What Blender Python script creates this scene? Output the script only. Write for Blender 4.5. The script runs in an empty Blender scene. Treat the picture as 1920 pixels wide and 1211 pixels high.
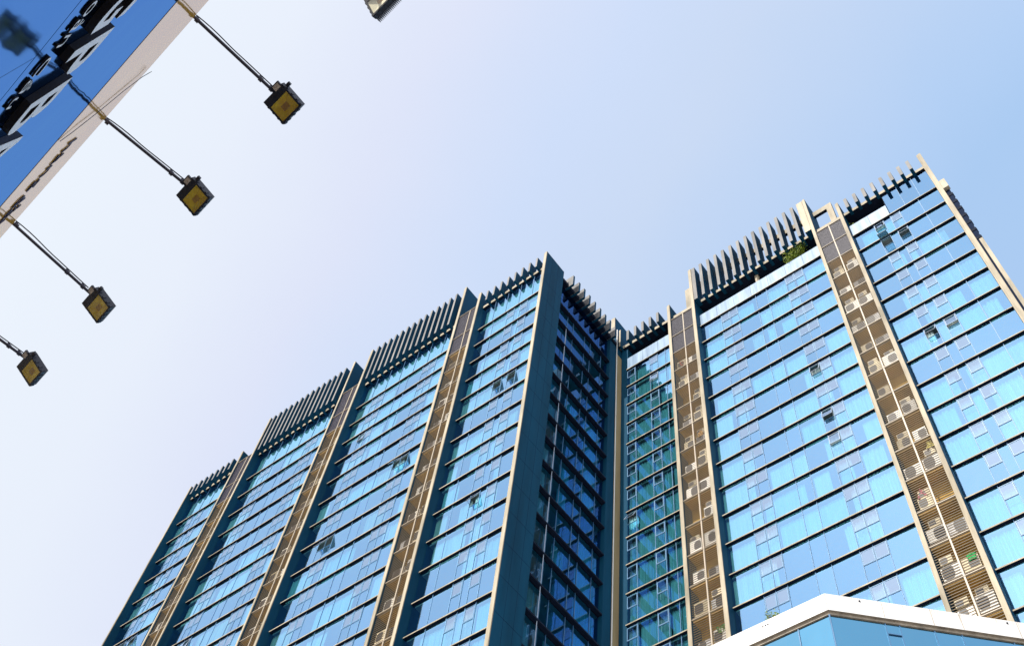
import bpy, math, random
from mathutils import Vector, Matrix
random.seed(7)
S = bpy.context.scene
COL = S.collection
PI = math.pi

# ------------------------------------------------------------------ camera
cam_d = bpy.data.cameras.new("camera")
cam = bpy.data.objects.new("camera", cam_d)
COL.objects.link(cam)
S.camera = cam
CX = Vector((0.7839806, 0.6137848, 0.0929658))
CY = Vector((0.5013525, -0.7143238, 0.4882491))
CZ = Vector((0.3660876, -0.3361692, -0.8677386))
cam.matrix_world = Matrix(((CX.x, CY.x, CZ.x, 0), (CX.y, CY.y, CZ.y, 0), (CX.z, CY.z, CZ.z, 0), (0, 0, 0, 1)))
cam_d.sensor_width = 36.0
cam_d.lens = 2039.663 / 1920.0 * 36.0
cam_d.clip_start = 0.1
cam_d.clip_end = 5000
S.render.resolution_x = 1024
S.render.resolution_y = 645

# ------------------------------------------------------------------ sky and sun
SUN_EL = math.radians(44)
SUN_AZ = math.radians(-91.5)          # from the +X axis, anticlockwise: the sun stands behind the camera
sdir = Vector((math.cos(SUN_AZ) * math.cos(SUN_EL), math.sin(SUN_AZ) * math.cos(SUN_EL), math.sin(SUN_EL)))
w = bpy.data.worlds.new("World")
S.world = w
w.use_nodes = True
nt = w.node_tree
for n in list(nt.nodes):
    nt.nodes.remove(n)
N = nt.nodes.new
out = N("ShaderNodeOutputWorld")
bg = N("ShaderNodeBackground")
sky = N("ShaderNodeTexSky")
sky.sky_type = 'NISHITA'
sky.sun_disc = False
sky.sun_elevation = SUN_EL
sky.sun_rotation = math.atan2(sdir.x, sdir.y)
sky.air_density = 1.0
sky.dust_density = 2.5
sky.ozone_density = 1.2
tc = N("ShaderNodeTexCoord")
dot = N("ShaderNodeVectorMath"); dot.operation = 'DOT_PRODUCT'
dot.inputs[1].default_value = Vector((-0.258, -0.936, -0.239)).normalized()
nt.links.new(tc.outputs['Generated'], dot.inputs[0])
noi = N("ShaderNodeTexNoise"); noi.inputs['Scale'].default_value = 2.6
noi.inputs['Detail'].default_value = 5; noi.inputs['Roughness'].default_value = 0.5
nt.links.new(tc.outputs['Generated'], noi.inputs['Vector'])
add = N("ShaderNodeMath"); add.operation = 'MULTIPLY_ADD'
nt.links.new(noi.outputs['Fac'], add.inputs[0]); add.inputs[1].default_value = 0.14
nt.links.new(dot.outputs['Value'], add.inputs[2])
ramp = N("ShaderNodeValToRGB")
cr = ramp.color_ramp
cr.elements[0].position = 0.0; cr.elements[0].color = (3.75, 5.48, 8.03, 1)
cr.elements[1].position = 1.0; cr.elements[1].color = (9.52, 9.62, 9.95, 1)
for pos, c in ((0.040, (4.18, 5.77, 8.22, 1)), (0.180, (5.43, 6.44, 8.22, 1)), (0.250, (5.72, 6.69, 8.56, 1)), (0.355, (6.78, 7.16, 8.51, 1)), (0.464, (7.50, 7.93, 8.70, 1)), (0.550, (7.69, 8.17, 8.75, 1))):
    e = cr.elements.new(pos); e.color = c
mr = N("ShaderNodeMapRange")
mr.inputs['From Min'].default_value = -0.59; mr.inputs['From Max'].default_value = 0.51
nt.links.new(add.outputs[0], mr.inputs['Value'])
nt.links.new(mr.outputs['Result'], ramp.inputs['Fac'])
mix = N("ShaderNodeMixRGB"); mix.inputs['Fac'].default_value = 0.80
nt.links.new(sky.outputs['Color'], mix.inputs['Color1'])
nt.links.new(ramp.outputs['Color'], mix.inputs['Color2'])
nt.links.new(mix.outputs['Color'], bg.inputs['Color'])
bg.inputs['Strength'].default_value = 0.12
nt.links.new(bg.outputs['Background'], out.inputs['Surface'])

sun_d = bpy.data.lights.new("sun", 'SUN')
sun_d.energy = 4.7
sun_d.angle = math.radians(0.5)
sun_d.color = (1.0, 0.95, 0.87)
sun = bpy.data.objects.new("sun", sun_d)
COL.objects.link(sun)
sun.rotation_euler = (-sdir).to_track_quat('-Z', 'Y').to_euler()
sun.location = (0, -20, 60)

S.view_settings.view_transform = 'Standard'
S.view_settings.look = 'None'
S.view_settings.exposure = 0.12
S.view_settings.gamma = 1.0
S.render.engine = 'CYCLES'
try:
    S.cycles.max_bounces = 10
    S.cycles.transparent_max_bounces = 12
    S.cycles.glossy_bounces = 4
    S.cycles.diffuse_bounces = 3
    S.cycles.caustics_reflective = False
except Exception:
    pass

# ------------------------------------------------------------------ materials
def new_mat(name):
    m = bpy.data.materials.new(name)
    m.use_nodes = True
    t = m.node_tree
    b = t.nodes.get('Principled BSDF')
    return m, t, b

def paint(name, col, rough=0.6, var=0.12, scale=1.5, stretch=(1, 1, 0.15), metal=0.0, bump=0.0, spec=0.5, col2=None):
    m, t, b = new_mat(name)
    g = t.nodes.new("ShaderNodeNewGeometry")
    mp = t.nodes.new("ShaderNodeMapping"); mp.inputs['Scale'].default_value = stretch
    t.links.new(g.outputs['Position'], mp.inputs['Vector'])
    n = t.nodes.new("ShaderNodeTexNoise"); n.inputs['Scale'].default_value = scale
    n.inputs['Detail'].default_value = 6; n.inputs['Roughness'].default_value = 0.62
    t.links.new(mp.outputs['Vector'], n.inputs['Vector'])
    r = t.nodes.new("ShaderNodeValToRGB")
    r.color_ramp.elements[0].position = 0.3; r.color_ramp.elements[1].position = 0.7
    lo = [max(0, c * (1 - var)) for c in col]
    hi = [min(1, c * (1 + var)) for c in (col2 or col)]
    r.color_ramp.elements[0].color = (*lo, 1); r.color_ramp.elements[1].color = (*hi, 1)
    t.links.new(n.outputs['Fac'], r.inputs['Fac'])
    t.links.new(r.outputs['Color'], b.inputs['Base Color'])
    b.inputs['Roughness'].default_value = rough
    b.inputs['Metallic'].default_value = metal
    b.inputs['Specular IOR Level'].default_value = spec
    if bump:
        n2 = t.nodes.new("ShaderNodeTexNoise"); n2.inputs['Scale'].default_value = scale * 12
        t.links.new(g.outputs['Position'], n2.inputs['Vector'])
        bp = t.nodes.new("ShaderNodeBump"); bp.inputs['Strength'].default_value = bump
        t.links.new(n2.outputs['Fac'], bp.inputs['Height'])
        t.links.new(bp.outputs['Normal'], b.inputs['Normal'])
    return m

def glass(name, trans, refl, rough=0.015, vary=0.25, wav=0.004, edge=0.8):
    """coated facade glass: a coloured mirror coat plus a tinted view through, each pane a touch different"""
    m, t, b = new_mat(name)
    t.nodes.remove(b)
    o = [n for n in t.nodes if n.type == 'OUTPUT_MATERIAL'][0]
    g = t.nodes.new("ShaderNodeNewGeometry")
    tr = t.nodes.new("ShaderNodeBsdfTransparent"); tr.inputs['Color'].default_value = (*trans, 1)
    gl = t.nodes.new("ShaderNodeBsdfGlossy"); gl.inputs['Roughness'].default_value = rough
    g2 = t.nodes.new("ShaderNodeBsdfGlossy"); g2.inputs['Roughness'].default_value = rough
    g2.inputs['Color'].default_value = (0.74, 0.86, 1.0, 1)
    mx = t.nodes.new("ShaderNodeMixRGB")
    mx.inputs['Color1'].default_value = (*[c * (1 - vary * 0.5) for c in refl], 1)
    mx.inputs['Color2'].default_value = (*[min(1, c * (1 + vary * 0.5)) for c in refl], 1)
    t.links.new(g.outputs['Random Per Island'], mx.inputs['Fac'])
    t.links.new(mx.outputs['Color'], gl.inputs['Color'])
    if wav:
        n = t.nodes.new("ShaderNodeTexNoise"); n.inputs['Scale'].default_value = 0.9; n.inputs['Detail'].default_value = 1
        t.links.new(g.outputs['Position'], n.inputs['Vector'])
        bp = t.nodes.new("ShaderNodeBump"); bp.inputs['Strength'].default_value = wav; bp.inputs['Distance'].default_value = 1.0
        t.links.new(n.outputs['Fac'], bp.inputs['Height'])
        t.links.new(bp.outputs['Normal'], gl.inputs['Normal']); t.links.new(bp.outputs['Normal'], g2.inputs['Normal'])
    ad = t.nodes.new("ShaderNodeAddShader")
    t.links.new(tr.outputs[0], ad.inputs[0]); t.links.new(gl.outputs[0], ad.inputs[1])
    fr = t.nodes.new("ShaderNodeFresnel"); fr.inputs['IOR'].default_value = 2.3
    ma = t.nodes.new("ShaderNodeMath"); ma.operation = 'MULTIPLY'; ma.use_clamp = True
    t.links.new(fr.outputs['Fac'], ma.inputs[0]); ma.inputs[1].default_value = edge
    ms = t.nodes.new("ShaderNodeMixShader")
    t.links.new(ma.outputs[0], ms.inputs['Fac'])
    t.links.new(ad.outputs[0], ms.inputs[1]); t.links.new(g2.outputs[0], ms.inputs[2])
    t.links.new(ms.outputs[0], o.inputs['Surface'])
    return m

def gloss_panel(name, diff, refl, fac, rough, graze=True):
    """painted metal panel with a strong tinted sheen"""
    m = paint(name, diff, 0.6, 0.08, 1.3, (1, 1, 1))
    t = m.node_tree; b = t.nodes['Principled BSDF']; b.inputs['Specular IOR Level'].default_value = 0.0
    o = [n for n in t.nodes if n.type == 'OUTPUT_MATERIAL'][0]
    gl = t.nodes.new("ShaderNodeBsdfGlossy"); gl.inputs['Roughness'].default_value = rough; gl.inputs['Color'].default_value = (*refl, 1)
    ms = t.nodes.new("ShaderNodeMixShader")
    fr = t.nodes.new("ShaderNodeFresnel"); fr.inputs['IOR'].default_value = 1.5
    mu = t.nodes.new("ShaderNodeMath"); mu.operation = 'MULTIPLY'; mu.use_clamp = True; mu.inputs[1].default_value = fac
    pw = t.nodes.new("ShaderNodeMath"); pw.operation = 'POWER'; pw.inputs[1].default_value = 1.5
    t.links.new(fr.outputs[0], pw.inputs[0]); t.links.new(pw.outputs[0], mu.inputs[0]); ms.inputs['Fac'].default_value = fac
    if graze: t.links.new(mu.outputs[0], ms.inputs['Fac'])
    t.links.new(b.outputs[0], ms.inputs[1]); t.links.new(gl.outputs[0], ms.inputs[2]); t.links.new(ms.outputs[0], o.inputs['Surface'])
    g = t.nodes.new("ShaderNodeNewGeometry"); n = t.nodes.new("ShaderNodeTexNoise"); n.inputs['Scale'].default_value = 0.7; n.inputs['Detail'].default_value = 2
    bp = t.nodes.new("ShaderNodeBump"); bp.inputs['Strength'].default_value = 0.04; bp.inputs['Distance'].default_value = 0.6
    t.links.new(g.outputs['Position'], n.inputs['Vector']); t.links.new(n.outputs['Fac'], bp.inputs['Height']); t.links.new(bp.outputs['Normal'], gl.inputs['Normal'])
    return m

M = {}
M['trim'] = paint('trim_stone', (0.31, 0.265, 0.185), 0.7, 0.3, 0.9, (1, 1, 0.2), col2=(0.43, 0.37, 0.27))
M['blade'] = paint('blade_front_stone', (0.15, 0.15, 0.15), 0.7, 0.3, 1.0, (1, 1, 0.25), col2=(0.22, 0.21, 0.20))
M['navy'] = paint('navy_joint_and_shade', (0.004, 0.014, 0.045), 0.8, 0.2, 1, (1, 1, 1), spec=0.1)  # wall joints; on the side return its shade is put into this navy
M['shade_clad'] = paint('blue_grey_shade_cladding', (0.003, 0.058, 0.118), 0.7, 0.30, 0.5, (1, 1, 0.12), spec=0.12)  # side cladding, with the shade of the side faces put into its colour
M['dark'] = paint('soffit_shade_dark', (0.006, 0.012, 0.030), 0.8, 0.3, 2.0, (1, 1, 1), spec=0.15)  # near-black: shade of undersides and recesses is put into the colour
M['frame'] = paint('window_frame_metal', (0.07, 0.19, 0.36), 0.5, 0.1, 2.0, (1, 1, 1))
M['framemid'] = paint('blue_frame_metal', (0.16, 0.34, 0.56), 0.45, 0.1, 2.0, (1, 1, 1))
M['framepale'] = paint('pale_frame_metal', (0.42, 0.50, 0.62), 0.4, 0.1, 2.0, (1, 1, 1))
M['inner'] = paint('interior_wall', (0.14, 0.19, 0.24), 0.8, 0.2, 0.4, (1, 1, 1))
M['slab'] = paint('slab_concrete', (0.42, 0.44, 0.45), 0.8, 0.15, 0.8, (1, 1, 1))
M['brown'] = paint('utility_recess_wall', (0.52, 0.31, 0.05), 0.85, 0.4, 0.5, (1, 1, 1), col2=(0.60, 0.36, 0.08))
M['slat'] = paint('louvre_slat_metal', (0.11, 0.07, 0.025), 0.6, 0.15, 2.0, (1, 1, 1))
M['slatdk'] = paint('dense_louvre_metal', (0.035, 0.03, 0.055), 0.5, 0.2, 2.0, (1, 1, 1))
M['post'] = paint('louvre_post_metal', (0.42, 0.35, 0.26), 0.45, 0.1, 2.0, (1, 1, 1))
M['acwhite'] = paint('ac_casing', (0.78, 0.74, 0.66), 0.5, 0.1, 2.0, (1, 1, 1))
M['acdark'] = paint('ac_grille', (0.02, 0.022, 0.03), 0.5, 0.2, 4.0, (1, 1, 1))
M['glass'] = glass('facade_glass', (0.44, 0.82, 0.86), (0.15, 0.36, 0.64), vary=0.2)
M['sash'] = glass('sash_glass', (0.50, 0.72, 0.78), (0.30, 0.42, 0.62), vary=0.4)
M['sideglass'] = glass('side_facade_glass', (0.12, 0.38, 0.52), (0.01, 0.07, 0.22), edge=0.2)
M['frost'] = paint('frosted_parapet_glass', (0.19, 0.31, 0.48), 0.3, 0.25, 1.2, (1.6, 1, 0.12), col2=(0.32, 0.43, 0.56))
M['pod_glass'] = glass('podium_glass', (0.02, 0.12, 0.17), (0.07, 0.36, 0.60), rough=0.02, vary=0.15, wav=0.02)
M['white'] = paint('white_panel', (0.76, 0.73, 0.69), 0.5, 0.10, 1.6, (1, 1, 0.12), col2=(0.80, 0.79, 0.78))
M['joint'] = paint('panel_joint', (0.42, 0.36, 0.28), 0.7, 0.3, 3, (1, 1, 1))
M['gold'] = paint('golden_stone', (0.44, 0.33, 0.17), 0.6, 0.15, 0.8, (1, 1, 0.2))
M['pipe'] = paint('white_pipe', (0.82, 0.80, 0.76), 0.4, 0.05, 1, (1, 1, 1))
M['black'] = paint('black_metal', (0.022, 0.022, 0.035), 0.45, 0.2, 6, (1, 1, 1))
M['label'] = paint('sticker', (0.75, 0.42, 0.26), 0.6, 0.5, 60, (1, 1, 1), col2=(0.9, 0.8, 0.7))
M['concrete'] = paint('pavement_concrete', (0.34, 0.32, 0.30), 0.9, 0.2, 0.5, (1, 1, 1))
M['ink'] = paint('sign_lettering_ink', (0.02, 0.012, 0.05), 0.5, 0.1, 5, (1, 1, 1))
M['letter'] = paint('white_letter_face', (0.97, 0.97, 0.98), 0.4, 0.02, 4, (1, 1, 1))
M['letterside'] = paint('letter_return', (0.020, 0.014, 0.012), 0.55, 0.3, 8, (1, 1, 1), spec=0.2)

def curtain_mat(name, c1, c2):
    m, t, b = new_mat(name)
    g = t.nodes.new("ShaderNodeNewGeometry")
    wv = t.nodes.new("ShaderNodeTexNoise"); wv.inputs['Scale'].default_value = 3.0
    mp = t.nodes.new("ShaderNodeMapping"); mp.inputs['Scale'].default_value = (2.2, 2.2, 0.10)
    t.links.new(g.outputs['Position'], mp.inputs['Vector']); t.links.new(mp.outputs['Vector'], wv.inputs['Vector'])
    mx = t.nodes.new("ShaderNodeMixRGB"); mx.inputs['Color1'].default_value = (*c1, 1); mx.inputs['Color2'].default_value = (*c2, 1)
    r = t.nodes.new("ShaderNodeMapRange"); r.inputs['From Min'].default_value = 0.35; r.inputs['From Max'].default_value = 0.65
    t.links.new(wv.outputs['Fac'], r.inputs['Value']); t.links.new(r.outputs['Result'], mx.inputs['Fac'])
    t.links.new(mx.outputs['Color'], b.inputs['Base Color'])
    b.inputs['Roughness'].default_value = 0.9
    b.inputs['Specular IOR Level'].default_value = 0.1
    return m
M['curt'] = [curtain_mat('white_curtain', (0.66, 0.70, 0.68), (0.92, 0.92, 0.88)),
             curtain_mat('cream_curtain', (0.55, 0.50, 0.42), (0.80, 0.76, 0.66)),
             curtain_mat('pale_blue_curtain', (0.42, 0.66, 0.70), (0.62, 0.84, 0.86))]

# ------------------------------------------------------------------ mesh helpers
class MB:
    def __init__(s):
        s.v = []; s.f = []; s.m = []
    def face(s, pts, mi=0):
        b = len(s.v); s.v += [tuple(p) for p in pts]; s.f.append(tuple(range(b, b + len(pts)))); s.m.append(mi)
    def box(s, x0, x1, y0, y1, z0, z1, mi=0, front=None, bottom=None, T=None):
        b = len(s.v)
        P = [(x0, y0, z0), (x1, y0, z0), (x1, y1, z0), (x0, y1, z0), (x0, y0, z1), (x1, y0, z1), (x1, y1, z1), (x0, y1, z1)]
        if T: P = [tuple(T(*p)) for p in P]
        s.v += P
        F = [((0, 3, 2, 1), bottom), ((4, 5, 6, 7), None), ((0, 1, 5, 4), front), ((1, 2, 6, 5), None), ((2, 3, 7, 6), None), ((3, 0, 4, 7), None)]
        for f, k in F:
            s.f.append(tuple(b + i for i in f)); s.m.append(mi if k is None else k)
    def tube(s, p0, p1, r, n=10, mi=0):
        p0 = Vector(p0); p1 = Vector(p1); d = (p1 - p0).normalized()
        a = d.orthogonal().normalized(); c = d.cross(a)
        b = len(s.v)
        for p in (p0, p1):
            for i in range(n):
                t = 2 * PI * i / n
                s.v.append(tuple(p + a * math.cos(t) * r + c * math.sin(t) * r))
        for i in range(n):
            j = (i + 1) % n
            s.f.append((b + i, b + j, b + n + j, b + n + i)); s.m.append(mi)
        s.f.append(tuple(b + i for i in reversed(range(n)))); s.m.append(mi)
        s.f.append(tuple(b + n + i for i in range(n))); s.m.append(mi)
    def path(s, pts, r, n=6, mi=0):
        for a, c in zip(pts, pts[1:]):
            s.tube(a, c, r, n, mi)
    def build(s, name, mats, parent=None):
        me = bpy.data.meshes.new(name)
        o0 = parent['_o'] if parent is not None and '_o' in parent.keys() else None
        org = ORG.get(parent.name, Vector()) if parent is not None else Vector()
        me.from_pydata([(x - org.x, y - org.y, z - org.z) for x, y, z in s.v], [], s.f)
        for m in (mats if isinstance(mats, (list, tuple)) else [mats]):
            me.materials.append(m)
        me.polygons.foreach_set('material_index', s.m)
        me.update()
        o = bpy.data.objects.new(name, me)
        COL.objects.link(o)
        if parent is not None:
            o.parent = parent
            ORG[o.name] = org
        return o
ORG = {}
def tag(o, label=None, cat=None, group=None, kind=None):
    if label: o['label'] = label
    if cat: o['category'] = cat
    if group: o['group'] = group
    if kind: o['kind'] = kind
    return o
def empty(name, loc=(0, 0, 0), **k):
    o = bpy.data.objects.new(name, None); COL.objects.link(o); o.location = loc
    o.empty_display_size = 0.5
    ORG[o.name] = Vector(loc)
    return tag(o, **k)

def seen(p, margin=40):
    """does this point fall inside the photograph's frame? (used only to pick which storeys get full detail)"""
    p = Vector(p); z = -p.dot(CZ)
    if z <= 0: return False
    u = 960 + 2039.663 * p.dot(CX) / z; v = 605.5 - 2039.663 * p.dot(CY) / z
    return -margin < u < 1920 + margin and -margin < v < 1211 + margin

# ------------------------------------------------------------------ ground
GZ = -1.6
g = MB(); g.box(-400, 400, -300, 500, GZ - 0.5, GZ)
tag(g.build('ground', M['concrete']), kind='structure')

# ------------------------------------------------------------------ the tower
tower = empty('glass_tower', (-40, 48, GZ), label='tall glass apartment tower with beige fins and spiky louvred crown, stepped at an inner corner', cat='tower')
TOP = 90.70; FH = 3.10
zk = lambda k: TOP - FH * k
LF, RF = 33.20, 45.05            # front planes of the fins of the near wing and the recessed wing
LEDGE, GLZ = 0.65, 0.82          # ledge lip and glass set back from the fin front

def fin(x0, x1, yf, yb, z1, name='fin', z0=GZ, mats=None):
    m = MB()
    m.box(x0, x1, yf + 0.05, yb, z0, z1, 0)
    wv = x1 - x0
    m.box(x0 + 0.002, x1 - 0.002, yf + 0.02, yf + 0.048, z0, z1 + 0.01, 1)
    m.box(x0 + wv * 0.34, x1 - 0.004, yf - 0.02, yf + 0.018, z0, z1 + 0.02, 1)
    return m.build(name, mats or [M['shade_clad'], M['trim']], tower)

LOW, TALL = 97.0, 101.75
for a in ((-85.25, -84.95, LOW, LF + 1.6), (-76.75, -76.42, LOW + .3, LF + 2.2), (-74.05, -73.72, TALL, LF + 2.2), (-60.62, -60.32, TALL, LF + 2.2),
          (-57.98, -57.62, TALL, LF + 2.2), (-44.50, -44.14, TALL, LF + 2.2), (-41.86, -41.50, LOW + .6, LF + 2.2)):
    fin(a[0], a[1], LF, a[3], a[2])
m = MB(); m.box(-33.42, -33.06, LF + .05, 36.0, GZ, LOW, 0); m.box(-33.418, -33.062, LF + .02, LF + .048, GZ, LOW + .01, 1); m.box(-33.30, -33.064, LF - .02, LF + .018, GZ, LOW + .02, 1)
m.build('corner_wall', [M['shade_clad'], M['trim']], tower)
m = MB()
for k in range(0, 30):
    m.box(-33.0605, -33.057, LF + .06, 35.99, zk(k) + .4, zk(k) + .43, 0)
for y in (34.15, 35.1):
    m.box(-33.0603, -33.0575, y, y + .02, GZ, LOW - .02, 0)
m.build('panel_joint', M['navy'], tower)
for a in ((-26.98, -26.65, LOW, RF + 2.2), (-24.22, -23.87, TALL, RF + 2.2), (-10.90, -10.60, TALL, RF + 2.2), (-8.12, -7.80, LOW, RF + 2.2), (0.19, 0.60, 96.9, RF + 1.5)):
    fin(a[0], a[1], RF, a[3], a[2])
# inner corner: golden pilaster, dark pier, tall teal fin, white drain pipe
m = MB(); m.box(-33.47, -33.12, RF, 46.9, GZ, 93.8, 0)
m.build('corner_pilaster', [M['gold']], tower)
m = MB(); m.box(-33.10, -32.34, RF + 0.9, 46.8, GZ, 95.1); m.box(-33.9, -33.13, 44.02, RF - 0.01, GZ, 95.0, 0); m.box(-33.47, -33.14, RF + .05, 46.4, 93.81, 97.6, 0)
m.build('corner_pier', M['shade_clad'], tower)
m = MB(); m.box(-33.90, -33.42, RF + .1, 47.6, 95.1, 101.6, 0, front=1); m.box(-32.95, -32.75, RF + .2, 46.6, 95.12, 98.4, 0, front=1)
m.build('fin', [M['shade_clad'], M['trim']], tower)
m = MB(); m.tube((-33.02, RF - .02, GZ), (-33.02, RF - .02, 98.3), 0.045, 10)
m.build('drain_pipe', M['pipe'], tower)

# bays -------------------------------------------------------------
# (x0, x1, fin-front plane, mullion offsets, sash spans (index pairs), name)
R1m = [2.22, 3.09, 3.96, 5.94, 7.08, 9.02, 9.91, 10.82]
R2m = [1.95, 2.86, 3.52, 4.43, 6.21]
BAYS = {
    'L0': (-84.95, -76.75, LF, [1.9, 2.8, 3.5, 4.4, 6.2], [1, 3]),
    'L1': (-73.72, -60.62, LF, R1m, [1, 2, 6, 7]),
    'L2': (-57.62, -44.50, LF, R1m, [1, 2, 6, 7]),
    'L3': (-41.50, -33.42, LF, [1.85, 3.60, 4.50, 5.15, 6.05], [2, 4]),
    'R0': (-32.34, -26.98, RF, [0.95, 2.62, 3.52, 4.40], [0, 2]),
    'R1': (-23.87, -10.90, RF, R1m, [1, 2, 6, 7]),
    'R2': (-7.80, 0.19, RF, R2m, [1, 3]),
}
BLUE = {('R1', 3), ('R2', 1), ('R2', 3), ('R2', 7), ('R2', 11), ('L2', 4), ('L2', 6), ('L3', 5), ('L1', 4), ('L1', 7), ('L2', 9), ('L2', 12), ('L0', 2), ('L3', 12), ('L1', 1), ('R1', 12)}
OPEN = {('R2', 0): {1: 16}, ('R2', 1): {1: 80, 3: 22}, ('R2', 6): {1: 28, 3: 12}, ('R1', 5): {6: 20}, ('R1', 7): {6: 20}, ('R1', 8): {6: 9},
        ('L3', 4): {2: 38, 4: 38}, ('L3', 9): {2: 40}, ('L2', 5): {6: 50, 7: 36}, ('L2', 7): {1: 42, 2: 40}, ('L0', 6): {1: 40, 3: 30}, ('L1', 8): {2: 14},
        ('R0', 7): {0: 32}, ('R0', 1): {2: 9}, ('L2', 2): {1: 10}}

def curtain_mesh(x0, x1, y, z0, z1, ax='x', ph=0.0, amp=0.05, per=0.23):
    m = MB(); n = max(2, int((x1 - x0) / 0.05)); 
    top = []; bot = []
    for i in range(n + 1):
        u = x0 + (x1 - x0) * i / n
        d = amp * math.sin(2 * PI * u / per + ph) + amp * 0.5 * math.sin(2 * PI * u / (per * 2.7) + ph * 2)
        P = (u, y + d) if ax == 'x' else (y + d, u)
        bot.append((P[0], P[1], z0)); top.append((P[0], P[1], z1))
    m.v = bot + top
    k = n + 1
    m.f = [(i, i + 1, k + i + 1, k + i) for i in range(n)]; m.m = [0] * n
    return m

def storey(bay, k, row_parent, lump=None):
    x0, x1, yf, mull, sashes = BAYS[bay]
    yg = yf + GLZ; yl = yf + LEDGE
    zt = zk(k); zb = zk(k + 1) + 0.10
    xs = [x0] + [x0 + o for o in mull] + [x1]
    # glass
    gm = MB(); fm = []; kids = []
    zm = zb + 1.63
    opens = {i_: a_ * (.6 if bay[0] == 'L' else .8) for i_, a_ in OPEN.get((bay, k), {}).items()}
    for i in range(len(xs) - 1):
        a, b = xs[i] + 0.02, xs[i + 1] - 0.02
        if i in sashes:
            gm.face([(a, yg, zb), (b, yg, zb), (b, yg, zm), (a, yg, zm)])
            fm.append(('transom', a, b, yg - 0.03, yg + 0.03, zm - 0.02, zm + 0.02))
            kids.append((i, a + 0.02, b - 0.02, zm + 0.03, zt - 0.20, opens.get(i, 0)))
            gm.face([(a, yg, zt - 0.18), (b, yg, zt - 0.18), (b, yg, zt - 0.01), (a, yg, zt - 0.01)])
            fm.append(('transom', a, b, yg - 0.02, yg + 0.03, zt - 0.20, zt - 0.17))
        else:
            j1, j2 = random.uniform(-.008, .008), random.uniform(-.008, .008)
            gm.face([(a, yg + j1, zb), (b, yg - j1, zb), (b, yg - j1 + j2, zt - 0.01), (a, yg + j1 + j2, zt - 0.01)])
    for x in xs[1:-1]:
        fm.append(('mullion', x - 0.02, x + 0.02, yg - 0.03, yg + 0.045, zb, zt - 0.005))
    return gm, fm, kids

def sash_obj(a, b, z0, z1, y, ang, parent):
    """top-hung sash, swung out at the foot by ang degrees"""
    m = MB(); h = z1 - z0; t = 0.035
    ca, sa = math.cos(math.radians(ang)), math.sin(math.radians(ang))
    def T(x, d, z):                 # z measured down from the hinge
        return (x, y - 0.02 + d * ca - (-z) * sa, z1 + z * ca - d * sa)
    m.box(a, b, -0.02, 0.02, -t, 0, 0, T=T); m.box(a, b, -0.02, 0.02, -h, -h + t, 0, T=T)
    m.box(a, a + t, -0.02, 0.02, -h + t, -t, 0, T=T); m.box(b - t, b, -0.02, 0.02, -h + t, -t, 0, T=T)
    m.face([T(a + t, 0.0, -h + t), T(b - t, 0.0, -h + t), T(b - t, 0.0, -t), T(a + t, 0.0, -t)], 1)
    if ang > 5:
        for x in (a + 0.03, b - 0.03):
            m.tube((x, y, z0 + 0.12), T(x, 0, -h * 0.75), 0.012, 6, 2)
    o = m.build('window_sash', [M['framepale'] if ang else M['framemid'], M['sash'], M['dark']], parent)
    if ang > 5: o['label'] = 'window sash swung open'
    return o

rest_g, rest_f, rest_l = MB(), MB(), MB()
for bay, (x0, x1, yf, mull, sashes) in BAYS.items():
    yg = yf + GLZ; yl = yf + LEDGE
    for k in range(0, 30):
        z = zk(k)
        vis = any(seen((x, yl, zz), 10) for x in (x0, x1, (x0 + x1) / 2) for zz in (z, z - FH))
        lm = MB() if vis else rest_l
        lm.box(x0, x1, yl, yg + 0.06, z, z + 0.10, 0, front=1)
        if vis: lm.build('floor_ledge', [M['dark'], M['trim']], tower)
        if k == 29: break
        gm, fm, kids = storey(bay, k, None)
        if not vis:
            nb = len(rest_g.v)
            rest_g.v += gm.v; rest_g.f += [tuple(nb + i for i in f) for f in gm.f]; rest_g.m += gm.m
            for q in fm: rest_f.box(*q[1:])
            for (i, a, b, z0, z1, ang) in kids:
                rest_g.face([(a, yg, z0), (b, yg, z0), (b, yg, z1), (a, yg, z1)])
            continue
        row = gm.build('window_row', M['glass'], tower)
        for q in fm:
            mm = MB(); mm.box(*q[1:]); mm.build(q[0], M['framemid'] if bay[0] == 'L' else M['frame'], row)
        for (i, a, b, z0, z1, ang) in kids:
            sash_obj(a, b, z0, z1, yg, ang, row)
        # curtains
        if (bay, k) in BLUE: continue
        xs = [x0] + [x0 + o for o in mull] + [x1]
        i = 0; zt = z - 0.28; zb = z - FH + 0.3
        while i < len(xs) - 1:
            j = i + random.choice((1, 1, 2, 2, 3)); j = min(j, len(xs) - 1)
            r = random.random()
            dens = 1.1 if bay == 'R0' else (0.86 if bay[0] == 'R' else 0.74)
            if r < dens:
                a, b = xs[i] + 0.05, xs[j] - 0.05
                gap = random.random() if bay != 'R0' else .3 + .7 * random.random() + (.3)
                if gap < 0.30: a += (b - a) * random.uniform(0.1, 0.45)
                elif gap < 0.60: b -= (b - a) * random.uniform(0.1, 0.45)
                if b - a > 0.3:
                    cm = curtain_mesh(a, b, yg + random.uniform(0.22, 0.36), zb, zt, 'x', random.uniform(0, 6), amp=random.choice((0.02, 0.035, 0.06)), per=random.uniform(0.18, 0.3))
                    cm.build('curtain', random.choices(M['curt'], (6, 2, 2))[0] if bay != 'R0' else M['curt'][2], row)
            i = j
tag(rest_g.build('window_row', M['glass'], tower), kind='stuff')
tag(rest_f.build('window_frame', M['frame'], tower), kind='stuff')
tag(rest_l.build('floor_ledge', [M['dark'], M['trim']], tower), kind='stuff')

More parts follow.
